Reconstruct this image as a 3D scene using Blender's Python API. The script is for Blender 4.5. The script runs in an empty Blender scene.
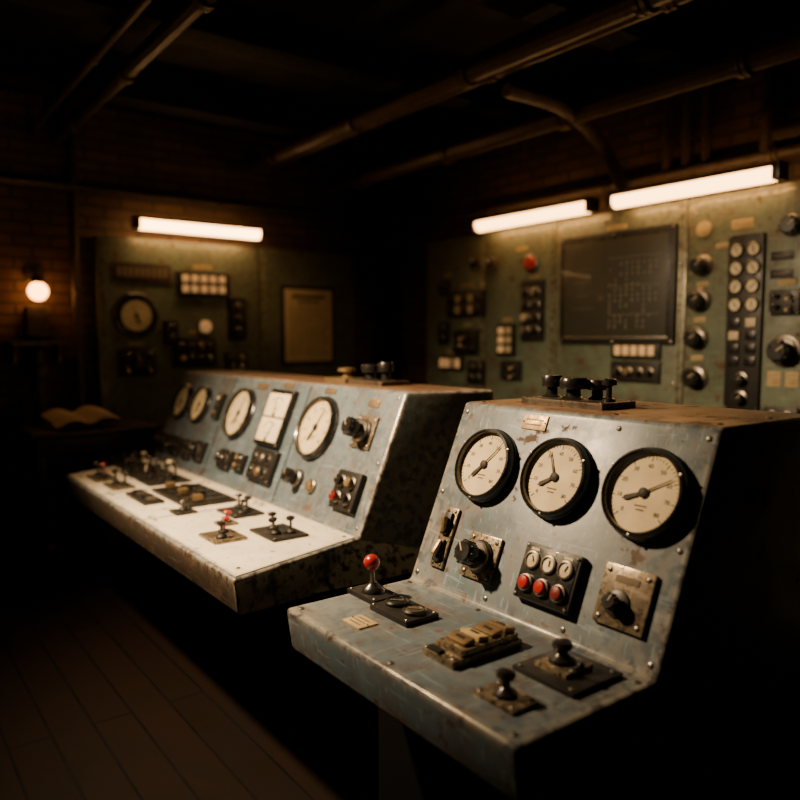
import bpy, bmesh, math, random
from mathutils import Vector, Matrix, Euler
random.seed(7)
COL=bpy.context.collection
# ------------------------------------------------------------------ materials
def newmat(name):
    m=bpy.data.materials.new(name);m.use_nodes=True;nt=m.node_tree
    return m,nt,nt.nodes['Principled BSDF']
def N(nt,t,**k):
    n=nt.nodes.new(t)
    for a,b in k.items():
        if hasattr(n,a): setattr(n,a,b)
        else: n.inputs[a].default_value=b
    return n
def ramp(nt,src,p0,p1,c0=(0,0,0,1),c1=(1,1,1,1)):
    r=nt.nodes.new('ShaderNodeValToRGB');r.color_ramp.elements[0].position=p0;r.color_ramp.elements[1].position=p1
    r.color_ramp.elements[0].color=c0;r.color_ramp.elements[1].color=c1
    nt.links.new(src,r.inputs[0]);return r.outputs[0]
def mix(nt,fac,a,b,mode='MIX'):
    m=nt.nodes.new('ShaderNodeMix');m.data_type='RGBA';m.blend_type=mode
    for i,s in ((0,fac),(6,a),(7,b)):
        if isinstance(s,(int,float)): m.inputs[i].default_value=s
        elif isinstance(s,tuple): m.inputs[i].default_value=s if len(s)==4 else (*s,1)
        else: nt.links.new(s,m.inputs[i])
    return m.outputs[2]
def math_(nt,op,a,b=None,clamp=False):
    m=nt.nodes.new('ShaderNodeMath');m.operation=op;m.use_clamp=clamp
    for i,s in enumerate((a,b)):
        if s is None: continue
        if isinstance(s,(int,float)): m.inputs[i].default_value=s
        else: nt.links.new(s,m.inputs[i])
    return m.outputs[0]
def noise(nt,vec,scale,detail=6,rough=.6,sc=None,rot=None):
    n=nt.nodes.new('ShaderNodeTexNoise');n.inputs['Scale'].default_value=scale;n.inputs['Detail'].default_value=detail;n.inputs['Roughness'].default_value=rough
    if sc:
        mp=nt.nodes.new('ShaderNodeMapping');mp.inputs['Scale'].default_value=sc
        if rot: mp.inputs['Rotation'].default_value=rot
        nt.links.new(vec,mp.inputs[0]);vec=mp.outputs[0]
    nt.links.new(vec,n.inputs[0]);return n.outputs[0]
def paint(name,base,dark,rust=(.085,.038,.016),rough=(.26,.52),chip=.625,edge=(.58,.50,.39),spec=.5,edgew=.44,metal=0,grime=.6,streak=(10,10,.9),scale=1.0,light=.38):
    m,nt,b=newmat(name)
    tc=nt.nodes.new('ShaderNodeTexCoord').outputs['Object']
    n1=noise(nt,tc,2.6*scale,6,.58);n2=noise(nt,tc,8*scale,9,.64);n3=noise(nt,tc,60*scale,4,.6)
    n4=noise(nt,tc,1.0,5,.6,streak)
    col=mix(nt,ramp(nt,n1,.34,.68),base,dark)
    col=mix(nt,math_(nt,'MULTIPLY',ramp(nt,n4,.48,.78),grime),col,rust)
    lightc=tuple(min(1,c*2.0+.02) for c in base)
    scr=noise(nt,tc,1.0,2,.5,(90,5,25))
    col=mix(nt,math_(nt,'MULTIPLY',ramp(nt,scr,.63,.67),light),col,lightc)
    scr2=noise(nt,tc,1.0,2,.5,(6,75,60),(.3,.5,.7))
    col=mix(nt,math_(nt,'MULTIPLY',ramp(nt,scr2,.64,.68),light),col,lightc)
    spk=noise(nt,tc,30*scale,2,.5);col=mix(nt,math_(nt,'MULTIPLY',ramp(nt,spk,.675,.705),.85),col,rust)
    # stained halo round every chip, then the bare rusty chip itself
    col=mix(nt,math_(nt,'MULTIPLY',ramp(nt,n2,chip-.09,chip),.32),col,rust)
    chips=ramp(nt,n2,chip,chip+.02)
    col=mix(nt,math_(nt,'MULTIPLY',chips,.8),col,rust)
    bv=N(nt,'ShaderNodeBevel',samples=4);bv.inputs[0].default_value=.024
    g=nt.nodes.new('ShaderNodeNewGeometry')
    d=nt.nodes.new('ShaderNodeVectorMath');d.operation='DOT_PRODUCT'
    nt.links.new(bv.outputs[0],d.inputs[0]);nt.links.new(g.outputs['True Normal'],d.inputs[1])
    em=ramp(nt,d.outputs['Value'],.91,.995,(1,1,1,1),(0,0,0,1))
    em=math_(nt,'MULTIPLY',em,ramp(nt,n2,.34,edgew))
    col=mix(nt,em,col,mix(nt,ramp(nt,noise(nt,tc,26*scale,4,.6),.48,.60),edge,rust))
    nt.links.new(col,b.inputs['Base Color'])
    rr=ramp(nt,n2,.3,.7,(rough[0],)*3+(1,),(rough[1],)*3+(1,))
    rr=mix(nt,chips,rr,(.85,.85,.85));rr=mix(nt,em,rr,(.25,.25,.25))
    nt.links.new(rr,b.inputs['Roughness'])
    if metal: b.inputs['Metallic'].default_value=metal
    else: nt.links.new(math_(nt,'MULTIPLY',em,.4),b.inputs['Metallic'])
    b.inputs['Specular IOR Level'].default_value=spec
    h=math_(nt,'ADD',math_(nt,'MULTIPLY',n2,.6),math_(nt,'MULTIPLY',n3,.06));h=math_(nt,'SUBTRACT',h,math_(nt,'MULTIPLY',chips,.25))
    bp=nt.nodes.new('ShaderNodeBump');bp.inputs['Strength'].default_value=.2;bp.inputs['Distance'].default_value=.006
    nt.links.new(h,bp.inputs['Height']);nt.links.new(bp.outputs[0],b.inputs['Normal'])
    return m
def simple(name,col,rough=.4,metal=0,var=.35,emit=0,ecol=None,coat=0,scale=30,spec=.5):
    m,nt,b=newmat(name)
    tc=nt.nodes.new('ShaderNodeTexCoord').outputs['Object']
    n=noise(nt,tc,scale,5,.6)
    c=mix(nt,math_(nt,'MULTIPLY',ramp(nt,n,.35,.7),var),col,tuple(x*.35 for x in col))
    nt.links.new(c,b.inputs['Base Color'])
    nt.links.new(ramp(nt,n,.3,.7,(max(.04,rough-.08),)*3+(1,),(rough+.15,)*3+(1,)),b.inputs['Roughness'])
    b.inputs['Metallic'].default_value=metal;b.inputs['Coat Weight'].default_value=coat;b.inputs['Specular IOR Level'].default_value=spec
    if emit:
        b.inputs['Emission Color'].default_value=(*(ecol or col),1);b.inputs['Emission Strength'].default_value=emit
    return m
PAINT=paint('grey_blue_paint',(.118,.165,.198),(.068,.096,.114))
PAINT_SIDE=paint('shaded_side_paint',(.05,.068,.064),(.03,.042,.04))  # dark teal, with the shade on the console end faces put into the colour
PLINTH=simple('shaded_plinth',(.004,.004,.004),.8,0,.5,spec=.08)  # near-black so the shade under the desk is painted onto the plinth
APRON=paint('rusty_apron_paint',(.080,.066,.052),(.055,.042,.030),chip=.58)
TOPM=paint('rusty_top_paint',(.21,.125,.067),(.10,.055,.030),chip=.58)
CREAM=paint('cream_desk_paint',(.86,.79,.65),(.70,.62,.49),rust=(.26,.16,.085),chip=.65,rough=(.35,.6),grime=.3,light=.1)
GREEN=paint('green_cabinet_paint',(.130,.168,.116),(.072,.096,.067),rough=(.35,.6),chip=.61,grime=.65,edge=(.3,.28,.19),light=.25)
DARKMETAL=paint('dark_iron',(.045,.038,.03),(.025,.021,.018),rust=(.06,.03,.015),rough=(.35,.6),metal=.4,edge=(.2,.15,.1))
PIPEM=paint('lit_rusty_pipe_iron',(.12,.078,.046),(.065,.042,.027),rust=(.08,.035,.015),rough=(.35,.6),edge=(.2,.15,.1))  # rusty iron made lighter and browner; warm tube light put into the colour
BEAMM=simple('dark_beam',(.009,.0075,.006),.7,0,.4,spec=.2)  # near-black tone for the ceiling beams
PLATE=paint('worn_bronze_plate',(.14,.11,.078),(.06,.05,.038),rust=(.04,.025,.015),metal=.55,rough=(.35,.55),edge=(.4,.32,.2),scale=3)
BLACK=simple('black_bakelite',(.012,.011,.010),.28,0,.3,coat=.3)
BLACKM=simple('black_metal',(.022,.02,.018),.42,.3,.4)
BRASS=simple('aged_brass',(.38,.26,.13),.42,.75,.8,scale=60)
STEEL=simple('worn_steel',(.32,.29,.25),.35,.9,.5,scale=60)
DIAL=simple('aged_dial_face',(.86,.72,.48),.6,0,.28,scale=14)
INK=simple('dial_ink',(.015,.012,.01),.6,0,0)
INKB=simple('faded_ink',(.16,.12,.08),.7,0,0)
GREYINK=simple('pale_screen_mark',(.20,.19,.14),.7,0,0)
RED=simple('red_plastic',(.42,.014,.010),.25,0,.25,coat=.5)
DKRED=simple('dark_red_plastic',(.16,.01,.008),.3,0,.25,coat=.4)
IVORY=simple('ivory_button',(.62,.50,.32),.4,0,.3)
LITB=simple('lit_button',(.7,.5,.28),.4,0,.3,emit=.26,ecol=(1,.52,.2))
LABEL=simple('yellowed_label',(.54,.40,.19),.6,0,.5)
PAPER=simple('aged_paper',(.92,.74,.47),.8,0,.25,scale=8)
PAGE=simple('logbook_page',(.40,.31,.20),.8,0,.3,scale=8)
SCREEN=simple('screen_glass',(.046,.044,.032),.36,0,.5,scale=6,coat=.1)
TUBE=simple('fluorescent_diffuser',(1,.85,.6),.4,0,0,emit=10,ecol=(1,.50,.17))
TUBEB=simple('fluorescent_diffuser_b',(1,.85,.6),.4,0,0,emit=14,ecol=(1,.52,.19))
BULB=simple('bulb_glow',(1,.7,.4),.4,0,0,emit=13,ecol=(1,.38,.10))
def glassmat():
    m=bpy.data.materials.new('gauge_glass');m.use_nodes=True;nt=m.node_tree;nt.nodes.clear()
    o=nt.nodes.new('ShaderNodeOutputMaterial');t=nt.nodes.new('ShaderNodeBsdfTransparent');g=nt.nodes.new('ShaderNodeBsdfGlossy')
    g.inputs['Roughness'].default_value=.08
    mx=nt.nodes.new('ShaderNodeMixShader');mx.inputs[0].default_value=.05;nt.links.new(t.outputs[0],mx.inputs[1]);nt.links.new(g.outputs[0],mx.inputs[2]);nt.links.new(mx.outputs[0],o.inputs[0])
    t.inputs[0].default_value=(.95,.93,.88,1);return m
GLASS=glassmat()
def brickmat(name,c1,c2,mortar,scale,bw,rh,rough=.85,ms=.012,bump=.5,off=.5,spec=.3):
    m,nt,b=newmat(name);tc=nt.nodes.new('ShaderNodeTexCoord').outputs['Object']
    br=nt.nodes.new('ShaderNodeTexBrick');br.offset=off
    br.inputs['Scale'].default_value=scale;br.inputs['Brick Width'].default_value=bw;br.inputs['Row Height'].default_value=rh;br.inputs['Mortar Size'].default_value=ms
    br.inputs['Color1'].default_value=(*c1,1);br.inputs['Color2'].default_value=(*c2,1);br.inputs['Mortar'].default_value=(*mortar,1)
    nt.links.new(tc,br.inputs[0])
    n=noise(nt,tc,3,8,.65)
    c=mix(nt,ramp(nt,n,.3,.75),br.outputs[0],tuple(x*.35 for x in c1))
    nt.links.new(c,b.inputs['Base Color']);nt.links.new(ramp(nt,n,.3,.7,(rough-.25,)*3+(1,),(rough,)*3+(1,)),b.inputs['Roughness'])
    b.inputs['Specular IOR Level'].default_value=spec
    h=math_(nt,'ADD',math_(nt,'MULTIPLY',br.outputs[1],-1.0),math_(nt,'MULTIPLY',n,.6))
    bp=nt.nodes.new('ShaderNodeBump');bp.inputs['Strength'].default_value=bump;bp.inputs['Distance'].default_value=.012
    nt.links.new(h,bp.inputs['Height']);nt.links.new(bp.outputs[0],b.inputs['Normal']);return m
BRICK=brickmat('old_brick',(.18,.10,.053),(.11,.065,.038),(.045,.03,.02),1,.26,.085)
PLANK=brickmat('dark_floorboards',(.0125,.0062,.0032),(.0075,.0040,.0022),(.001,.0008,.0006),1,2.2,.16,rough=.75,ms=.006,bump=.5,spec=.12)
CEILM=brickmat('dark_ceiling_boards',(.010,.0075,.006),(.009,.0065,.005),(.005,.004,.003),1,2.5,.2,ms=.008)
# ------------------------------------------------------------------ mesh builder
class MB:
    def __init__(s,name): s.name=name;s.v=[];s.f=[];s.m=[];s.mats=[]
    def mi(s,mat):
        if mat not in s.mats: s.mats.append(mat)
        return s.mats.index(mat)
    def add(s,vs,fs,mat,M=None):
        o=len(s.v);i=s.mi(mat)
        for p in vs:
            p=Vector(p); s.v.append(M@p if M else p)
        for f in fs: s.f.append([o+k for k in f]);s.m.append(i)
    def bm(s,bm,mat,M=None):
        bm.verts.index_update();s.add([v.co.copy() for v in bm.verts],[[v.index for v in f.verts] for f in bm.faces],mat,M);bm.free()
    def box(s,c,d,mat,bev=None,rz=0,M=None,rx=0):
        b=bmesh.new();bmesh.ops.create_cube(b,size=1)
        for v in b.verts: v.co=Vector((v.co.x*d[0],v.co.y*d[1],v.co.z*d[2]))
        if bev is None: bev=min(d)*.15
        if bev>0: bmesh.ops.bevel(b,geom=b.edges[:],offset=bev,segments=2,affect='EDGES',profile=.6)
        T=Matrix.Translation(c)@Matrix.Rotation(rz,4,'Z')@Matrix.Rotation(rx,4,'X')
        s.bm(b,mat,M@T if M else T)
    def lathe(s,x,y,prof,mat,seg=28,M=None,cap=True):
        vs=[];fs=[];n=len(prof)
        for r,z in prof:
            for k in range(seg):
                a=2*math.pi*k/seg;vs.append((x+r*math.cos(a),y+r*math.sin(a),z))
        for i in range(n-1):
            for k in range(seg):
                k2=(k+1)%seg;fs.append((i*seg+k,i*seg+k2,(i+1)*seg+k2,(i+1)*seg+k))
        if cap and prof[-1][0]>1e-5: fs.append(tuple((n-1)*seg+k for k in range(seg)))
        s.add(vs,fs,mat,M)
    def extr(s,pts,z0,z1,mat,M=None):
        n=len(pts);vs=[(p[0],p[1],z0) for p in pts]+[(p[0],p[1],z1) for p in pts]
        fs=[(i,(i+1)%n,n+(i+1)%n,n+i) for i in range(n)]+[tuple(range(n,2*n)),tuple(range(n-1,-1,-1))]
        s.add(vs,fs,mat,M)
    def curve(s,pts,r,mat,res=8,M=None):
        cu=bpy.data.curves.new('tmp','CURVE');cu.dimensions='3D';cu.bevel_depth=r;cu.bevel_resolution=3;cu.use_fill_caps=True
        sp=cu.splines.new('POLY');sp.points.add(len(pts)-1)
        for i,p in enumerate(pts): sp.points[i].co=(*p,1)
        s._conv(cu,mat,M)
    def text(s,t,x,y,size,z,mat,rz=0,M=None):
        cu=bpy.data.curves.new('tmp','FONT');cu.body=t;cu.size=size;cu.align_x='CENTER';cu.align_y='CENTER';cu.resolution_u=2
        T=Matrix.Translation((x,y,z))@Matrix.Rotation(rz,4,'Z');s._conv(cu,mat,M@T if M else T)
    def _conv(s,cu,mat,M=None):
        ob=bpy.data.objects.new('tmp',cu);COL.objects.link(ob)
        me=bpy.data.meshes.new_from_object(ob.evaluated_get(bpy.context.evaluated_depsgraph_get()))
        s.add([v.co.copy() for v in me.vertices],[list(p.vertices) for p in me.polygons],mat,M)
        bpy.data.objects.remove(ob);bpy.data.curves.remove(cu);bpy.data.meshes.remove(me)
    # ---- sub parts
    def screw(s,x,y,z=0,r=.006):
        s.lathe(x,y,[(r,z-.001),(r,z+.002),(r*.7,z+.0035),(0,z+.004)],STEEL,10)
        s.box((x,y,z+.004),(r*1.3,.0012,.0012),BLACKM,0,random.random()*3)
    def screws(s,w,h,z,r=.006,ins=.012):
        for a in (-1,1):
            for b in (-1,1): s.screw(a*(w/2-ins),b*(h/2-ins),z,r)
    def knob(s,x,y,z,r,h,mat=None,mark=0.6,skirt=True):
        mat=mat or BLACK
        if skirt: s.lathe(x,y,[(r*1.25,z),(r*1.25,z+h*.12),(r*1.1,z+h*.18),(0,z+h*.18)],STEEL,24)
        s.lathe(x,y,[(r*.55,z),(r*.55,z+h*.4),(r*.95,z+h*.45),(r,z+h*.55),(r*.97,z+h*.88),(r*.8,z+h),(0,z+h)],mat,24)
        for k in range(10):
            a=k*math.pi/5;s.box((x+r*.97*math.cos(a),y+r*.97*math.sin(a),z+h*.7),(r*.16,r*.16,h*.42),mat,.0008,a)
        s.box((x+r*.45*math.cos(mark),y+r*.45*math.sin(mark),z+h+.0006),(r*.8,r*.1,.0016),IVORY,0,mark)
    def toggle(s,x,y,z,r,h,tilt=.25,dirn=0,mat=None,ball=1.0):
        s.lathe(x,y,[(r*1.5,z),(r*1.5,z+r*.5),(r*1.1,z+r*.9),(r*.6,z+r*1.1),(0,z+r*1.15)],BLACKM,18)
        M=Matrix.Translation((x,y,z+r*.6))@Matrix.Rotation(dirn,4,'Z')@Matrix.Rotation(tilt,4,'Y')
        s.lathe(0,0,[(r*.35,0),(r*.35,h*.7),(r*.75*ball,h*.76),(r*1.0*ball,h*.88),(r*.85*ball,h*.97),(r*.4*ball,h*1.02),(0,h*1.03)],mat or BLACK,18,M)
    def button(s,x,y,z,r,h,mat,ring=True):
        if ring: s.lathe(x,y,[(r*1.3,z),(r*1.3,z+h*.5),(r*1.08,z+h*.6),(r*1.05,z+h*.3)],STEEL,22)
        s.lathe(x,y,[(r,z),(r,z+h*.8),(r*.85,z+h),(r*.4,z+h*1.08),(0,z+h*1.1)],mat,22)
    def dialface(s,x,y,z,r,a0,a1,n,val,nums=True,tail=None,long=1.0):
        s.lathe(x,y,[(r,z),(0,z)],DIAL,40)
        for k in range(n*5+1):
            a=a0+(a1-a0)*k/(n*5);big=k%5==0;L=r*(.13 if big else .07)
            rr=r*.93-L/2
            s.box((x+rr*math.cos(a),y+rr*math.sin(a),z+.0006),(L,r*(.022 if big else .01),.0006),INK,0,a)
        if nums:
            for k in range(n+1):
                a=a0+(a1-a0)*k/n;s.text(str(k*10),x+r*.68*math.cos(a),y+r*.68*math.sin(a),r*.16,z+.0008,INK)
        for i,w in enumerate((.34,.22)): s.box((x,y-r*(.33+.1*i),z+.0008),(r*w,r*.035,.0005),INKB,0)
        def hand(a,l0,l1,w0,w1,zz):
            M=Matrix.Translation((x,y,0))@Matrix.Rotation(a,4,'Z')
            s.extr([(l0,-w0),(l1,-w1),(l1+w1*2,0),(l1,w1),(l0,w0)],zz,zz+.0012,INK,M)
        hand(val,-r*.1,r*.80*long,r*.028,r*.010,z+.004)
        hand(tail if tail is not None else val+math.pi,0,r*.48,r*.03,r*.06,z+.0042)
        s.lathe(x,y,[(r*.13,z+.001),(r*.13,z+.006),(r*.09,z+.008),(0,z+.0085)],INK,20)
    def done(s,M,smooth=35,parent=None):
        me=bpy.data.meshes.new(s.name);me.from_pydata([tuple(v) for v in s.v],[],s.f)
        for m in s.mats: me.materials.append(m)
        for p,i in zip(me.polygons,s.m): p.material_index=i;p.use_smooth=True
        me.update()
        me.set_sharp_from_angle(angle=math.radians(smooth))
        ob=bpy.data.objects.new(s.name,me);COL.objects.link(ob);ob.matrix_world=M
        return ob
def frame(o,x,y):
    x=Vector(x).normalized();y=Vector(y).normalized();z=x.cross(y)
    M=Matrix.Identity(4)
    for i,c in enumerate((x,y,z,Vector(o))):
        for j in range(3): M[j][i]=c[j]
    return M
P1=frame((-1.94,1.485,.8),(1,0,0),(0,.245,.584));D1=frame((-1.94,1.015,.8),(1,0,0),(0,1,0));T1=frame((-1.94,1.73,1.384),(1,0,0),(0,1,0))
P2=frame((-5.0,1.63,.8),(1,0,0),(0,.24,.584));D2=frame((-5.0,1.0,.8),(1,0,0),(0,1,0));T2=frame((-5.0,1.87,1.384),(1,0,0),(0,1,0))
WA=frame((-6.1,4.22,0),(1,0,0),(0,0,1));WB=frame((-5.97,0,0),(0,1,0),(0,0,1))
W0=Matrix.Identity(4)
def at(F,u,v,z=0,rz=0): return F@Matrix.Translation((u,v,z))@Matrix.Rotation(rz,4,'Z')
# ------------------------------------------------------------------ room
def slab(name,c,d,mat,F=W0):
    m=MB(name);m.box((0,0,0),d,mat,0);return m.done(F@Matrix.Translation(c))
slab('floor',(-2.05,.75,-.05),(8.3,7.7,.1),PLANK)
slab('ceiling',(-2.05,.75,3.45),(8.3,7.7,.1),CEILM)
slab('wall_back',(0,0,0),(8.3,3.4,.12),BRICK,frame((-2.05,4.56,1.7),(1,0,0),(0,0,1)))
slab('wall_left',(0,0,0),(7.5,3.4,.12),BRICK,frame((-6.16,.75,1.7),(0,1,0),(0,0,1)))
slab('wall_front',(0,0,0),(8.3,3.4,.12),BRICK,frame((-2.05,-3.06,1.7),(-1,0,0),(0,0,1)))
slab('wall_right',(0,0,0),(7.5,3.4,.12),BRICK,frame((2.06,.75,1.7),(0,-1,0),(0,0,1)))
for x in (-5.2,-3.9,-2.6,-1.3,0,1.2):
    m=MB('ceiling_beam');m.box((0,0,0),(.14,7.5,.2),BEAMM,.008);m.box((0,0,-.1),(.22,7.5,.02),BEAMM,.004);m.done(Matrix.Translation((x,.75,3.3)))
def pipe(name,pts,r,mat=None,flanges=True):
    m=MB(name);m.curve(pts,r,mat or DARKMETAL)
    if flanges:
        for i in range(len(pts)-1):
            a=Vector(pts[i]);b=Vector(pts[i+1]);L=(b-a).length
            if L<.5: continue
            q=(b-a).to_track_quat('Z','Y').to_matrix().to_4x4();n=max(1,int(L/1.1))
            for k in range(n):
                p=a+(b-a)*((k+.5)/n);M=Matrix.Translation(p)@q
                m.lathe(0,0,[(r,-.03),(r*1.35,-.03),(r*1.35,-.005),(r*1.1,0),(r*1.35,.005),(r*1.35,.03),(r,.03)],mat or DARKMETAL,18,M,cap=False)
    return m.done(W0)
pipe('ceiling_pipe',[(-6.1,2.86,3.08),(2,2.86,3.08)],.05,PIPEM)
pipe('ceiling_pipe',[(-6.1,3.05,3.12),(2,3.05,3.12)],.03,PIPEM)
pipe('ceiling_pipe',[(-6.1,1.33,3.1),(2,1.33,3.1)],.045)
pipe('ceiling_pipe',[(-6.1,1.16,3.14),(2,1.16,3.14)],.025)
pipe('ceiling_pipe',[(-6.1,3.7,3.0),(2,3.7,3.0)],.06,PIPEM)
pipe('curved_pipe',[(-3.14,3.10,3.03)]+[(-3.14,3.40+.92*math.sin(t*math.pi/20),2.14+.89*math.cos(t*math.pi/20)) for t in range(0,7)]+[(-3.14,4.24,2.57),(-3.14,4.34,2.545),(-3.14,4.49,2.54)],.042,PIPEM,flanges=False)
for x in (-2.98,-2.84,-2.70): pipe('wall_pipe',[(x,4.44,2.49),(x,4.44,3.38)],.028,PIPEM)
pipe('wall_pipe',[(-2.29,4.42,2.49),(-2.29,4.42,3.38)],.05,PIPEM)
pipe('wall_conduit',[(-5.2,4.4,2.68),(1.9,4.4,2.68)],.035,PIPEM)
pipe('wall_conduit',[(-2.2,4.32,2.78),(1.9,4.32,2.78)],.045,PIPEM)
pipe('wall_conduit',[(-6.03,-2.8,2.75),(-6.03,4.4,2.75)],.03)
pipe('wall_pipe',[(-6.02,.72,.0),(-6.02,.72,3.38)],.05)
pipe('wall_pipe',[(-6.03,1.42,.0),(-6.03,1.42,3.38)],.035)
pipe('floor_conduit',[(-6.0,.15,.02),(1.5,.15,.02)],.018,flanges=False)
# ------------------------------------------------------------------ consoles
def console(name,xl,xr,yf,yb,yt,yk,ytoe,slab_h=.135,apron=None):
    prof=[(yf,.8),(yb,.8),(yt,1.384),(yk,1.384),(yk,0.0),(ytoe,0.0),(ytoe,.8-slab_h-.03),(yf+.02,.8-slab_h)]
    root=bpy.data.objects.new(name,None);COL.objects.link(root);root.location=((xl(1.6)+xr(1.6))/2,1.6,0)
    b=bmesh.new();n=len(prof)
    L=[b.verts.new((xl(y),y,z)) for y,z in prof];Rr=[b.verts.new((xr(y),y,z)) for y,z in prof]
    for i in range(n):
        j=(i+1)%n;b.faces.new((L[j],L[i],Rr[i],Rr[j]))
    b.faces.new(L[::-1]);b.faces.new(Rr)
    bmesh.ops.recalc_face_normals(b,faces=b.faces[:])
    bmesh.ops.bisect_plane(b,geom=b.verts[:]+b.edges[:]+b.faces[:],plane_co=(0,0,.8-slab_h-.031),plane_no=(0,0,1))
    ed=[e for e in b.edges if len(e.link_faces)==2 and e.calc_face_angle()>.1]
    bmesh.ops.bevel(b,geom=ed,offset=.014,segments=3,affect='EDGES',profile=.5)
    b.normal_update()
    m=MB('body');b.verts.index_update()
    m.v=[v.co.copy() for v in b.verts]
    for f in b.faces:
        nn=f.normal;c=f.calc_center_median();mat=PAINT
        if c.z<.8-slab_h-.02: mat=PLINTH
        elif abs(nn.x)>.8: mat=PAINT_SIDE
        elif nn.z>.95 and c.z>1.3: mat=TOPM
        elif apron and nn.y<-.8 and c.z<.79: mat=apron
        m.f.append([v.index for v in f.verts]);m.m.append(m.mi(mat))
    b.free();ob=m.done(W0);ob.parent=root;ob.matrix_parent_inverse=Matrix.Translation(-root.location)
    return root
def adopt(ob,root):
    bpy.context.view_layer.update()
    mw=ob.matrix_world.copy();ob.parent=root;ob.matrix_parent_inverse=root.matrix_world.inverted();ob.matrix_world=mw
def kid(m,F,root):
    ob=m.done(F);ob.parent=root;ob.matrix_parent_inverse=Matrix.Translation(-root.location);return ob
c1=console('control_console',lambda y:-1.94,lambda y:-.98,1.015,1.485,1.73,2.25,1.35)
fx=lambda y:-5.0+(.33*(1.63-y)/.63 if y<1.63 else 0)
gx=lambda y:-2.27-.30*min(y-1.0,.63)+(.13 if y>1.9 else 0)
c2=console('control_console',fx,gx,1.0,1.63,1.87,2.25,1.35,apron=APRON)
m=MB('panel_screws')
for u,v in ((.03,.03),(.03,.31),(.03,.6),(.93,.03),(.93,.31),(.93,.6),(.36,.03),(.66,.03),(.66,.6)): m.screw(u,v,0,.008)
kid(m,P1,c1)
m=MB('desk_screws')
for u,v in ((.04,.035),(.5,.03),(.92,.035),(.04,.44),(.36,.45),(.68,.45),(.93,.43)): m.screw(u,v,0,.009)
kid(m,D1,c1)
m=MB('top_screws')
for u,v in ((.04,.05),(.92,.05),(.92,.3),(.6,.05)): m.screw(u,v,0,.009)
kid(m,T1,c1)
m=MB('desk_plates')
def shearplate(u0,u1,ln=False,rn=False):
    z=.0035;y0,y1=.016,.618
    a0=u0+(.33*(.63-y0)/.63 if ln else 0);a1=u0+(.33*(.63-y1)/.63 if ln else 0)
    b0=u1-(.30*y0 if rn else 0);b1=u1-(.30*y1 if rn else 0)
    m.extr([(a0,y0),(b0,y0),(b1,y1),(a1,y1)],-.002,z,CREAM)
shearplate(.02,1.06,ln=True);shearplate(1.068,1.72);shearplate(1.728,2.712,rn=True)
for u,v in ((.45,.06),(1.03,.06),(1.1,.06),(1.69,.06),(1.76,.06),(2.63,.06),(2.5,.58),(1.76,.58),(1.69,.58),(1.1,.58),(1.03,.58),(.12,.58)): m.screw(u,v,.0035,.008)
kid(m,D2,c2)
m=MB('panel_seams')
for u in (.86,1.76): m.box((u,.315,.001),(.006,.6,.004),BLACKM,0)
for u in (.05,.82,.9,1.72,1.8,2.5):
    for v in (.03,.31,.6): m.screw(u,v,0,.008)
kid(m,P2,c2)
# ------------------------------------------------------------------ devices
A0=math.radians(225);A1=math.radians(-45)
def gauge(F,u,v,R,val,tail=None,name='pressure_gauge',n=8,nums=True,long=1,dz=.018,df=.845):
    m=MB(name)
    m.lathe(0,0,[(R,-.002),(R,.010),(R*.97,.014),(R*.955,.030),(R*.93,.037),(R*.885,.039),(R*.85,.035),(R*.835,dz-.001)],BLACK,56,cap=False)
    if df<.8: m.lathe(0,0,[(R*.845,dz),(0,dz)],BLACK,40)
    m.dialface(0,0,dz+(.001 if df<.8 else 0),R*df,A0,A1,n,math.radians(val),nums,math.radians(tail) if tail is not None else None,long)
    if dz<.03: m.lathe(0,0,[(R*.845,.032),(0,.033)],GLASS,40)
    for k in range(3):
        a=math.radians(30+120*k);m.screw(R*.925*math.cos(a),R*.925*math.sin(a),.036,.005)
    return m.done(at(F,u,v))
gauge(P1,.205,.425,.124,52,228)
gauge(P1,.502,.428,.124,118,212)
gauge(P1,.802,.432,.126,32,203)
def label(F,u,v,w,h,mat=BRASS,lines=2,name='name_plate'):
    m=MB(name);m.box((0,0,.002),(w,h,.005),mat,.001)
    for i in range(lines):
        y=h*(.5-(i+1)/(lines+1));k=-w*.34
        while k<w*.30:
            l=random.uniform(.03,.07)*w;m.box((k+l/2,y,.0048),(l,h*.2/lines,.0008),INKB,0);k+=l+w*.025
    m.screw(-w*.44,0,.004,.0025);m.screw(w*.44,0,.004,.0025)
    return m.done(at(F,u,v))
label(P1,.35,.588,.10,.048)
m=MB('lever_switch_plate');m.box((0,0,.005),(.06,.20,.012),PLATE,.003);m.screws(.06,.20,.011,.005)
for i,y in enumerate((.045,-.045)):
    m.box((0,y,.016),(.03,.075,.014),BLACKM,.004);m.box((.001,y-.004+.012*i,.030),(.018,.052,.018),BRASS,.006,rx=.3-.6*i)
m.done(at(P1,.118,.165))
m=MB('rotary_knob');m.box((0,0,.005),(.135,.14,.012),PLATE,.003);m.screws(.135,.14,.011,.007,.016)
m.lathe(0,0,[(.052,.01),(.052,.018),(.045,.024),(0,.024)],BLACKM,32);m.knob(0,0,.022,.037,.072,mark=2.2)
m.done(at(P1,.30,.142))
m=MB('push_button_panel');m.box((0,0,.012),(.20,.16,.026),BLACKM,.005);m.box((0,0,.026),(.185,.145,.003),BLACK,.001);m.screws(.20,.16,.026,.005,.010)
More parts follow.
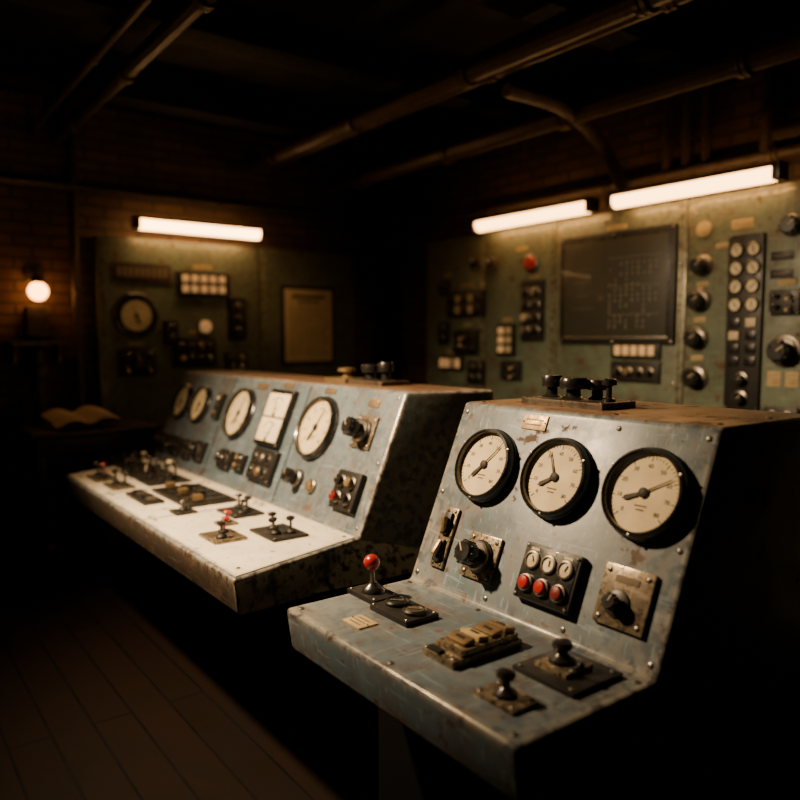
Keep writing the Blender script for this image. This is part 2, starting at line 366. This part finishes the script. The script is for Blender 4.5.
for i,x in enumerate((-.06,0,.06)):
    m.lathe(x,.032,[(.026,.026),(.026,.034),(.021,.036),(.020,.030)],STEEL,24);m.lathe(x,.032,[(.0205,.031),(0,.033)],IVORY if i!=1 else DIAL,24)
    m.box((x+.004,.036,.034),(.002,.018,.002),INK,0,.5-i*.4);m.button(x,-.034,.027,.019,.02,(RED,RED,DKRED)[i])
    m.box((x,.064,.028),(.03,.008,.002),IVORY,0)
m.done(at(P1,.578,.15))
m=MB('rotary_selector_switch');m.box((0,0,.006),(.15,.155,.014),PLATE,.004);m.screws(.15,.155,.013,.007,.017)
m.box((0,.045,.0135),(.07,.018,.003),INKB,.0005);m.lathe(-.012,-.018,[(.036,.013),(.036,.018),(.03,.021),(0,.021)],BLACKM,28);m.knob(-.012,-.018,.02,.022,.036,mark=1.2,skirt=False)
m.done(at(P1,.82,.16))
m=MB('joystick');m.box((0,0,.007),(.15,.10,.016),BLACKM,.004);m.screws(.15,.10,.015,.006,.012)
m.lathe(0,0,[(.038,.014),(.036,.024),(.026,.034),(.014,.042),(.012,.046)],BLACK,28)
M=Matrix.Translation((0,0,.022))@Matrix.Rotation(-.08,4,'Y');m.lathe(0,0,[(.008,0),(.007,.062),(.010,.066)],STEEL,16,M)
m.lathe(0,0,[(.006,.064)]+[(.026*math.sin(t),.084-.026*math.cos(t)) for t in [math.pi*k/14 for k in range(2,15)]],RED,28,M)
m.done(at(D1,.075,.27))
m=MB('dial_switch_box');m.box((0,0,.008),(.18,.12,.018),BLACKM,.004);m.screws(.18,.12,.017,.005,.010)
for x in (-.042,.045): m.lathe(x,.005,[(.036,.016),(.036,.026),(.030,.030),(.028,.026)],BLACK,28);m.lathe(x,.005,[(.028,.0265),(0,.0275)],BLACKM if x<0 else PLATE,24);m.box((x,.005,.0285),(.04,.004,.003),INKB,0,.7)
m.done(at(D1,.255,.255))
label(D1,.235,.115,.085,.065,LABEL,3)
m=MB('rocker_switch_block');m.box((0,0,.010),(.12,.24,.022),PLATE,.004);m.box((.004,.012,.028),(.098,.20,.016),PLATE,.003)
for i in range(4):
    y=-.058+i*.047;m.box((.004,y+.012,.042),(.072,.038,.016),BRASS if i!=1 else LABEL,.004,rx=.18*(-1)**i);m.box((.004,y+.012,.0505),(.03,.010,.002),INK,0)
m.box((-.02,-.108,.024),(.05,.02,.01),BLACKM,.002);m.screws(.12,.24,.021,.005,.010)
m.done(at(D1,.565,.245))
m=MB('toggle_lever_plate');m.box((0,0,.006),(.19,.18,.014),BLACKM,.003);m.screws(.19,.18,.013,.008,.016);m.box((-.01,.0,.018),(.10,.10,.014),PLATE,.004)
m.lathe(-.015,.0,[(.034,.024),(.032,.034),(.02,.042),(.014,.048),(.012,.054),(.022,.058),(.026,.066),(.022,.075),(.010,.079),(0,.080)],BLACK,28);m.toggle(.04,-.02,.024,.010,.03,.9,0)
m.done(at(D1,.80,.335))
m=MB('control_lever');m.box((0,0,.005),(.125,.085,.012),PLATE,.003);m.screws(.125,.085,.011,.006,.012)
m.lathe(0,0,[(.028,.01),(.027,.020),(.016,.026),(.011,.031),(.010,.046),(.020,.050),(.023,.058),(.018,.068),(.008,.072),(0,.073)],BLACK,28)
m.done(at(D1,.805,.125))
m=MB('knob_switch_bank');m.box((0,0,.010),(.34,.17,.022),DARKMETAL,.003);m.screws(.34,.17,.021,.006)
for x,y,r,h in ((-.115,.01,.036,.075),(-.005,-.01,.046,.072),(.045,.05,.036,.065)):
    m.lathe(x,y,[(r*1.05,.02),(r*.8,.026),(r*.55,.032),(r*.5,.02+h*.45),(r*.95,.02+h*.5),(r,.02+h*.6),(r,.02+h*.9),(r*.9,.02+h),(0,.02+h)],BLACK,28)
m.lathe(.13,0,[(.022,.02),(.02,.03),(.009,.035),(.009,.07),(.024,.074),(.024,.09),(.018,.094),(0,.094)],BLACK,24)
m.done(at(T1,.33,.20))
gauge(P2,.19,.42,.125,100,230,nums=False);gauge(P2,.50,.42,.125,60,250,nums=False)
gauge(P2,1.09,.41,.155,75,250);gauge(P2,1.955,.41,.16,70,245)
m=MB('square_meter');m.box((0,0,.014),(.27,.31,.03),BLACK,.008)
for cy,hh in ((.066,.125),(-.068,.125)):
    m.box((0,cy,.030),(.225,hh,.004),DIAL,.001)
    for k in range(21):
        a=math.radians(140-5*k*.8);L=.012 if k%5==0 else .006
        m.box((.095*math.cos(a),cy-.055+.095*math.sin(a),.0325),(L,.0022,.001),INK,0,a)
    a=math.radians(105 if cy>0 else 70);m.box((.045*math.cos(a),cy-.055+.045*math.sin(a),.034),(.085,.0035,.002),INK,0,a)
    m.lathe(0,cy-.052,[(.012,.032),(.010,.037),(0,.038)],INK,16);m.box((.0,cy-.022,.0325),(.05,.005,.001),INKB,0)
m.screws(.27,.31,.029,.006,.014)
m.done(at(P2,1.53,.42))
def devbox(F,u,v,w,h,nx,ny,mats,kind='button',d=.03,base=None,name='switch_box',rz=0):
    base=base or BLACKM
    m=MB(name);m.box((0,0,d/2-.001),(w,h,d),base,min(.006,d*.2));m.screws(w,h,d-.001,.005,.009)
    k=0;px=w*.86/nx;py=h*.84/ny;r=min(px,py)*.30
    for j in range(ny):
        for i in range(nx):
            x=-w*.43+px*(i+.5);y=h*.42-py*(j+.5);mat=mats[k%len(mats)];k+=1
            if kind=='button': m.button(x,y,d,r,r*.7,mat)
            elif kind=='square': m.box((x,y,d+.004),(px*.70,py*.70,.012),mat,.003)
            elif kind=='knob': m.knob(x,y,d,r,r*1.5,mat,mark=random.random()*3)
            elif kind=='toggle': m.toggle(x,y,d,r*.6,r*2.6,.4,1.57 if k%2 else -1.57,mat)
    return m.done(at(F,u,v,0,rz))
devbox(P2,1.57,.165,.26,.17,3,2,[BLACK,STEEL,BLACK,BLACK,BRASS,BLACK],'button')
devbox(P2,1.12,.14,.16,.11,2,1,[BLACK],'knob');devbox(P2,1.31,.145,.11,.10,2,2,[BRASS,BLACK],'button')
devbox(P2,.10,.13,.18,.12,2,1,[BLACK],'knob');devbox(P2,.34,.13,.2,.12,3,1,[BLACK,STEEL,BLACK],'toggle');devbox(P2,.56,.13,.14,.12,2,2,[BLACK],'button');devbox(P2,.74,.14,.14,.12,1,1,[BLACK],'knob')
devbox(P2,2.37,.165,.18,.17,2,2,[BLACK,BRASS,DKRED,BLACK],'knob')
devbox(P2,.79,.43,.08,.16,1,3,[IVORY,BLACK,BRASS],'button')
m=MB('rotary_knob');m.box((0,0,.005),(.15,.15,.012),PLATE,.003);m.screws(.15,.15,.011,.007,.016);m.lathe(0,0,[(.055,.01),(.055,.02),(.045,.026),(0,.026)],BLACKM,32);m.knob(0,0,.024,.04,.085,mark=2.2)
m.done(at(P2,2.34,.43))
m=MB('rotary_knob');m.lathe(0,0,[(.045,-.001),(.045,.01),(.035,.016),(0,.016)],BLACKM,32);m.knob(0,0,.014,.034,.07,mark=2);m.done(at(P2,1.93,.155))
m=MB('indicator_lamp');m.button(0,0,-.001,.026,.03,BRASS);m.done(at(P2,2.07,.14))
label(P2,2.34,.565,.08,.035);label(P2,1.24,.585,.12,.035);label(P2,1.955,.60,.1,.03);label(P2,1.53,.605,.1,.03)
def levers(F,u,v,w,h,pts,plate=None,red=(),H=.07,name='lever_switch_plate',wh=()):
    m=MB(name);m.box((0,0,.006),(w,h,.012),plate or BLACKM,.003);m.screws(w,h,.011,.006,.012)
    for i,(x,y) in enumerate(pts):
        m.toggle(x,y,.012,.015,H,random.uniform(-.25,.25),random.random()*3,RED if i in red else (IVORY if i in wh else BLACK),1.3)
    return m.done(at(F,u,v,.0035))
levers(D2,1.86,.42,.20,.15,[(-.06,.02),(.0,.03),(.06,-.02)],H=.055)
levers(D2,2.22,.18,.17,.14,[(-.04,.02),(.035,-.02)],PLATE,(0,),H=.055)
levers(D2,2.30,.39,.22,.16,[(-.05,.0),(.05,.03),(.03,-.03)],H=.06)
levers(D2,1.70,.21,.10,.10,[(0,0)],H=.04)
levers(D2,.30,.42,.24,.2,[(-.08,.03),(0,.05),(.07,-.02),(-.02,-.06)],wh=(1,));levers(D2,.58,.40,.26,.24,[(-.09,.04),(-.03,-.05),(.03,.05),(.08,-.03),(-.07,-.09),(.09,.09)],wh=(3,))
levers(D2,.88,.40,.24,.24,[(-.05,.04),(.05,-.03),(.04,.06),(-.08,-.05),(.09,.0)],H=.09,wh=(0,));levers(D2,.60,.14,.22,.12,[(-.07,0),(0,.02),(.06,-.01)],PLATE,(1,));levers(D2,.90,.15,.2,.12,[(-.05,0),(.05,.02)],PLATE)
levers(D2,2.02,.28,.08,.08,[(0,0)],PLATE,(0,),H=.04)
m=MB('slide_switch_block');m.box((0,0,.008),(.50,.26,.016),BLACKM,.004);m.screws(.5,.26,.015,.006)
for i in range(5):
    x=-.19+i*.095;m.box((x,0,.018),(.065,.20,.008),BLACK,.002);m.box((x,-.05+.025*((i*2)%4),.034),(.05,.045,.030),BLACKM if i%2 else BRASS,.005)
m.done(at(D2,1.38,.38,.0035))
m=MB('slide_switch_block');m.box((0,0,.008),(.30,.10,.016),BLACKM,.003)
for i in range(4): m.box((-.105+i*.07,0,.022),(.045,.05,.016),(BLACK,STEEL)[i%2],.004)
m.done(at(D2,1.30,.16,.0035))
m=MB('knob_switch_bank');m.box((0,0,.010),(.28,.17,.022),DARKMETAL,.003)
for x,r,h in ((-.07,.045,.075),(.06,.038,.09)): m.lathe(x,0,[(r*1.05,.02),(r*.6,.03),(r*.55,.02+h*.45),(r,.02+h*.5),(r,.02+h*.92),(r*.9,.02+h),(0,.02+h)],BLACK,24)
m.done(at(T2,2.05,.2))
m=MB('knob_switch_bank');m.box((0,0,.010),(.2,.15,.022),BRASS,.003);m.lathe(0,0,[(.04,.02),(.02,.03),(.02,.05),(.045,.055),(.045,.07),(0,.075)],BRASS,24);m.done(at(T2,1.76,.2))
# ------------------------------------------------------------------ wall A cabinets
CABS=[]
def cabinet(F,u0,u1,z1,depth,name='instrument_cabinet',inset=.035,z0=0.0):
    w=u1-u0;h=z1-z0;m=MB(name);m.box((0,0,-depth/2-.004),(w-.006,h,depth-.008),GREEN,.01)
    m.box((0,.03,-.004),(w-inset*2,h-.14,.012),GREEN,.004)
    k=0
    while k*.35<h-.2:
        for sx in (-1,1): m.screw(sx*(w/2-inset-.03),h/2-.1-k*.35,.002,.012)
        k+=1
    ob=m.done(at(F,(u0+u1)/2,(z0+z1)/2));CABS.append(ob);return ob
for a,b in ((.83,1.60),(1.60,2.36),(2.36,3.42),(3.42,4.50),(4.50,5.6)): cabinet(WA,a,b,2.47,.275)
m=MB('mimic_display_screen');W_,H_=.84,.66
m.box((0,0,.018),(W_+.10,H_+.10,.034),BLACKM,.012);m.box((0,0,.033),(W_+.03,H_+.03,.010),BLACK,.004);m.box((0,0,.037),(W_,H_,.008),SCREEN,.002)
for sx in (-1,0,1):
    for sy in (-1,1): m.screw(sx*(W_/2+.033),sy*(H_/2+.033),.034,.009)
for c in range(9):
    x=-.02+c*.045
    for r in range(13):
        if random.random()<.6: m.box((x,.16-r*.035,.0415),(.009,random.uniform(.012,.026),.001),GREYINK,0)
for r in range(3): m.box((.17,.20-r*.19,.0415),(.40,.003,.001),GREYINK,0)
for r in range(4): m.box((-.25,.14-r*.09,.0415),(random.uniform(.08,.22),.004,.001),INKB,0)
m.box((0,-H_/2-.005,.039),(W_+.02,.014,.006),STEEL,.002)
m.done(at(WA,2.90,1.95))
m=MB('indicator_lamp');m.button(0,0,-.001,.055,.05,RED);m.done(at(WA,2.13,2.18))
devbox(WA,2.15,1.82,.23,.46,2,4,[BLACK,STEEL,BLACK,BLACK,IVORY],'knob',name='knob_panel')
devbox(WA,3.08,1.53,.38,.11,5,1,[LITB],'square',name='lit_button_panel');devbox(WA,3.08,1.39,.38,.14,4,1,[BLACK,BRASS,BLACK],'knob',name='knob_panel')
devbox(WA,1.87,1.60,.20,.26,2,3,[LITB,IVORY],'square',name='lit_button_panel');devbox(WA,1.93,1.36,.22,.16,2,2,[BLACK,IVORY],'toggle')
devbox(WA,1.38,1.90,.46,.22,5,2,[BLACK,IVORY,BLACK,IVORY,BLACK],'square',name='switch_box')
devbox(WA,1.40,1.58,.30,.22,3,2,[BLACK,IVORY,BLACK],'toggle');devbox(WA,1.20,1.40,.32,.13,4,1,[LITB,LITB,IVORY],'square',name='lit_button_panel');devbox(WA,1.52,1.33,.2,.2,2,2,[BLACK],'knob')
devbox(WA,1.10,2.05,.12,.14,1,1,[BLACK],'knob');devbox(WA,1.10,1.66,.14,.2,1,2,[BLACK],'knob')
for u,v in ((1.50,2.24),(1.70,2.22)):
    m=MB('rotary_knob');m.box((0,0,.006),(.13,.13,.014),PLATE,.003);m.knob(0,0,.012,.038,.07);m.done(at(WA,u,v))
for u,v,r in ((3.54,2.05,.045),(3.53,1.84,.05),(3.52,1.61,.05),(3.52,1.37,.055)):
    m=MB('rotary_knob');m.lathe(0,0,[(r*1.5,-.001),(r*1.5,.012),(r*1.3,.02),(0,.02)],STEEL,28);m.knob(0,0,.018,r,.08);m.done(at(WA,u,v))
m=MB('round_brass_plate');m.lathe(0,0,[(.05,-.001),(.05,.008),(.042,.012),(0,.012)],LABEL,28);m.done(at(WA,3.54,2.27))
m=MB('dial_panel');m.box((0,0,.014),(.21,1.02,.03),BLACKM,.006);m.screws(.21,1.02,.029,.006)
for j in range(4):
    for i in (-.05,.05):
        y=.42-j*.105;m.lathe(i,y,[(.042,.028),(.042,.042),(.036,.046),(.034,.036)],BLACK,22);m.lathe(i,y,[(.034,.037),(0,.038)],DIAL,22);m.box((i,y,.039),(.045,.005,.002),INK,0,random.uniform(.4,2.2))
for j in range(4):
    for i in (-.05,.05): m.box((i,-.0-j*.075,.035),(.06,.05,.014),(BLACK,IVORY,BLACK)[(j+int(i>0))%3] if j<2 else BLACK,.004)
for j in range(2): m.knob(0,-.33-j*.11,.029,.035,.05)
m.done(at(WA,3.82,1.70))
label(WA,3.78,2.275,.13,.055,LABEL);label(WA,4.0,1.38,.075,.085,LABEL,3);label(WA,4.10,1.38,.07,.085,LABEL,3)
label(WA,4.02,2.07,.13,.05,BLACKM,1);label(WA,4.02,1.97,.13,.05,BLACKM,1)
for u,v,w in ((3.54,1.94,.08),(3.53,1.725,.08),(3.52,1.49,.08),(1.38,2.06,.16),(1.87,1.76,.10),(2.15,2.08,.10),(3.08,1.62,.12),(1.40,1.73,.1),(4.05,1.92,.1),(1.20,1.50,.12),(2.90,2.36,.16),(3.66,2.16,.08),(2.02,2.30,.12),(1.14,2.16,.1)): label(WA,u,v,w,.03,LABEL,1)
devbox(WA,4.05,1.81,.17,.14,2,2,[BLACK,IVORY],'toggle')
m=MB('rotary_knob');m.lathe(0,0,[(.095,-.001),(.095,.014),(.08,.022),(0,.022)],STEEL,32);m.knob(0,0,.02,.06,.10);m.done(at(WA,4.06,1.54))
m=MB('rotary_knob');m.knob(0,0,0,.05,.07);m.done(at(WA,4.07,2.23))
devbox(WA,3.66,1.12,.2,.12,2,1,[BLACK],'knob');devbox(WA,4.05,1.15,.2,.14,2,2,[BLACK,BRASS],'button')
gauge(WA,4.9,1.9,.16,60,240);gauge(WA,5.25,1.9,.16,100,280);devbox(WA,5.05,1.4,.5,.25,5,2,[BLACK,IVORY,RED],'button')
# ------------------------------------------------------------------ wall B
cabinet(WB,1.56,2.92,2.40,.125);cabinet(WB,2.92,3.92,2.40,.125)
m=MB('sign_board');m.box((0,0,.008),(.46,.15,.018),DARKMETAL,.003)
for k in range(9): m.box((-.18+k*.045,.0,.018),(.03,.07,.002),INKB,0)
m.done(at(WB,1.90,2.13))
gauge(WB,1.84,1.79,.18,110,290,name='wall_gauge',dz=.036,df=.66)
devbox(WB,2.40,2.06,.46,.20,5,2,[LITB],'square',name='lit_button_panel')
m=MB('indicator_lamp');m.button(0,0,-.001,.05,.04,LITB);m.done(at(WB,2.41,1.71))
devbox(WB,2.32,1.50,.36,.24,4,2,[BLACK,BLACK,STEEL,BLACK,IVORY],'knob');devbox(WB,1.84,1.42,.30,.22,3,2,[BLACK,STEEL],'toggle');devbox(WB,2.12,1.66,.12,.2,1,2,[BLACK],'knob')
devbox(WB,2.70,1.78,.16,.36,1,3,[BLACK],'knob');devbox(WB,2.68,1.40,.2,.2,2,2,[BLACK,STEEL],'button')
label(WB,2.40,2.20,.16,.03,LABEL,1);label(WB,1.84,1.57,.12,.03,LABEL,1);label(WB,2.32,1.66,.1,.03,LABEL,1)
m=MB('notice_poster');m.box((0,0,.006),(.56,.72,.014),BLACKM,.003);m.box((0,0,.013),(.49,.65,.006),PAPER,.001)
m.box((0,.26,.0165),(.34,.03,.001),INKB,0);m.box((0,.215,.0165),(.22,.018,.001),INKB,0)
for r in range(12):
    x=-.2;y=.16-r*.037
    while x<.17:
        l=random.uniform(.02,.07);m.box((x+l/2,y,.0165),(l,.006,.001),INKB,0);x+=l+.018
m.done(at(WB,3.40,1.73))
m=MB('wall_lamp')
m.box((0,-.22,.04),(.14,.22,.09),DARKMETAL,.008);m.lathe(0,0,[(.07,0),(.07,.02),(.03,.03),(0,.03)],DARKMETAL,24,Matrix.Translation((0,.12,0)))
m.curve([(0,.12,.02),(0,.13,.08),(0,.12,.13),(0,.08,.14)],.012,DARKMETAL)
m.lathe(0,0,[(.03,.07),(.045,.055),(.045,.095),(.03,.11),(0,.112)],BLACKM,20,Matrix.Translation((0,0,.14))@Matrix.Rotation(-math.pi/2,4,'X'))
m.lathe(0,0,[(.028,.062)]+[(.068*math.sin(t),-.005+.068*math.cos(t)) for t in [math.pi*k/14 for k in range(2,15)]],BULB,28,Matrix.Translation((0,0,.14))@Matrix.Rotation(-math.pi/2,4,'X'))
m.done(at(frame((-6.1,0,0),(0,1,0),(0,0,1)),1.14,1.96))
m=MB('wall_shelf');m.box((0,0,0),(.24,.40,.03),DARKMETAL,.004)
for s_ in (-1,1): m.box((-.05,s_*.15,-.08),(.14,.02,.14),DARKMETAL,.003)
m.done(Matrix.Translation((-5.98,1.12,1.58)))
m=MB('valve_pipe_stack');m.lathe(0,0,[(.09,0),(.09,.04),(.05,.06),(.05,1.30),(.08,1.33),(.08,1.40),(.05,1.43),(.05,1.52),(.0,1.55)],DARKMETAL,24);m.lathe(0,0,[(.05,.7),(.11,.74),(.11,.86),(.05,.9)],DARKMETAL,24,cap=False);m.done(Matrix.Translation((-5.96,1.12,0)))
m=MB('writing_desk');m.box((0,0,.97),(.50,.85,.035),DARKMETAL,.006);m.box((-.0,0,.87),(.44,.78,.14),DARKMETAL,.006)
for a in (-1,1):
    for b in (-1,1): m.box((a*.21,b*.37,.41),(.05,.05,.82),DARKMETAL,.005)
m.box((0,0,.25),(.42,.74,.03),DARKMETAL,.004);m.done(Matrix.Translation((-5.52,1.36,0)))
m=MB('open_logbook')
for s_ in (-1,1):
    pts=[(0,.004)]+[(s_*(.02+.2*t),.004+.03*math.sin(math.pi*min(1,t*1.05))+.006) for t in [k/8 for k in range(9)]]+[(s_*.22,.0)]
    vs=[];fs=[]
    for x,z in pts: vs+= [(-.15,x,z),(.15,x,z)]
    for i in range(len(pts)-1): fs.append((2*i,2*i+1,2*i+3,2*i+2))
    m.add(vs,fs,PAGE)
m.box((0,0,.0),(.32,.46,.008),DARKMETAL,.002);m.box((-.06,0,-.024),(.12,.36,.04),DARKMETAL,.004)
m.done(Matrix.Translation((-5.50,1.30,1.05))@Matrix.Rotation(.22,4,'Y')@Matrix.Rotation(.2,4,'Z'))
# ------------------------------------------------------------------ light fixtures
def tube(F,u,v,L,off=.10,mat=None):
    m=MB('fluorescent_light')
    M=Matrix(((0,0,1,0),(0,1,0,0),(1,0,0,0),(0,0,0,1)))
    m.extr([(-.055,.046),(.055,.046),(.04,.07),(-.04,.07)],-L/2-.03,L/2+.03,DARKMETAL,M)
    n=14;pts=[(.050*math.cos(math.radians(150+240*k/n)),.022+.052*math.sin(math.radians(150+240*k/n))) for k in range(n+1)]
    m.extr(pts,-L/2,L/2,mat or TUBE,M)
    for s_ in (-1,1): m.box((s_*(L/2+.022),.022,0),(.045,.10,.11),DARKMETAL,.008)
    for s_ in (-1,1): m.box((s_*L*.3,.062,-off/2-.02),(.04,.03,off+.04),DARKMETAL,.004)
    return m.done(at(F,u,v,off))
tube(WA,2.21,2.49,1.10,.12);tube(WA,3.50,2.49,1.05,.12);tube(WB,2.34,2.475,1.0,.15,TUBEB)
LX,LY,LZ=-3.1,.12,2.95
m=MB('pendant_lamp');m.curve([(0,0,.12),(0,0,.45)],.01,BLACKM)
m.lathe(0,0,[(.03,.14),(.05,.12),(.06,.06),(.10,.04),(.21,-.06),(.22,-.075),(.215,-.075),(.20,-.06),(.09,.03),(.0,.035)],DARKMETAL,36)
m.lathe(0,0,[(.045,.03),(.05,0),(.035,-.03),(0,-.04)],simple('lamp_bulb',(1,.8,.5),.4,0,0,emit=6,ecol=(1,.75,.45)),20)
m.done(Matrix.Translation((LX,LY,LZ)))
def spot(name,loc,tgt,E,col,size,blend,rad):
    l=bpy.data.lights.new(name,'SPOT');l.energy=E;l.color=col;l.spot_size=math.radians(size);l.spot_blend=blend;l.shadow_soft_size=rad
    o=bpy.data.objects.new(name,l);COL.objects.link(o);o.location=loc;o.rotation_euler=(Vector(tgt)-Vector(loc)).to_track_quat('-Z','Y').to_euler();return o
spot('pendant_lamp_light',(LX,LY,LZ-.09),(-2.75,1.70,1.10),1000,(1,.70,.40),98,1.0,.08)
w=bpy.data.worlds.new('world');bpy.context.scene.world=w;w.use_nodes=True;w.node_tree.nodes['Background'].inputs[0].default_value=(.5,.35,.22,1);w.node_tree.nodes['Background'].inputs[1].default_value=.01
# ------------------------------------------------------------------ group small fittings under the furniture that carries them
bpy.context.view_layer.update()
small=('switch_box','knob_panel','lit_button_panel','rotary_knob','indicator_lamp','name_plate','round_brass_plate','dial_panel','lever_switch_plate','slide_switch_block','push_button_panel','rotary_selector_switch','dial_switch_box','toggle_lever_plate','control_lever','rocker_switch_block','knob_switch_bank','square_meter','sign_board','pressure_gauge','wall_gauge','mimic_display_screen','joystick')
for ob in list(bpy.data.objects):
    if ob.type=='MESH' and ob.parent is None and ob.name.split('.')[0] in small:
        p=ob.matrix_world.translation
        if p.y>3.8: par=min((c for c in CABS if c.location.y>3.8),key=lambda c:abs(c.location.x-p.x))
        elif p.x<-5.5: par=min((c for c in CABS if c.location.y<3.8),key=lambda c:abs(c.location.y-p.y))
        else: par=c1 if p.x>-2.1 else c2
        adopt(ob,par)
# ------------------------------------------------------------------ camera
cam=bpy.data.objects.new('camera',bpy.data.cameras.new('camera'));COL.objects.link(cam)
cam.location=(0,0,1.6);cam.rotation_euler=(math.radians(90-4.64),0,math.radians(53.3));cam.data.lens=33.3
cam.data.dof.use_dof=True;cam.data.dof.focus_distance=2.35;cam.data.dof.aperture_fstop=1.15
bpy.context.scene.camera=cam
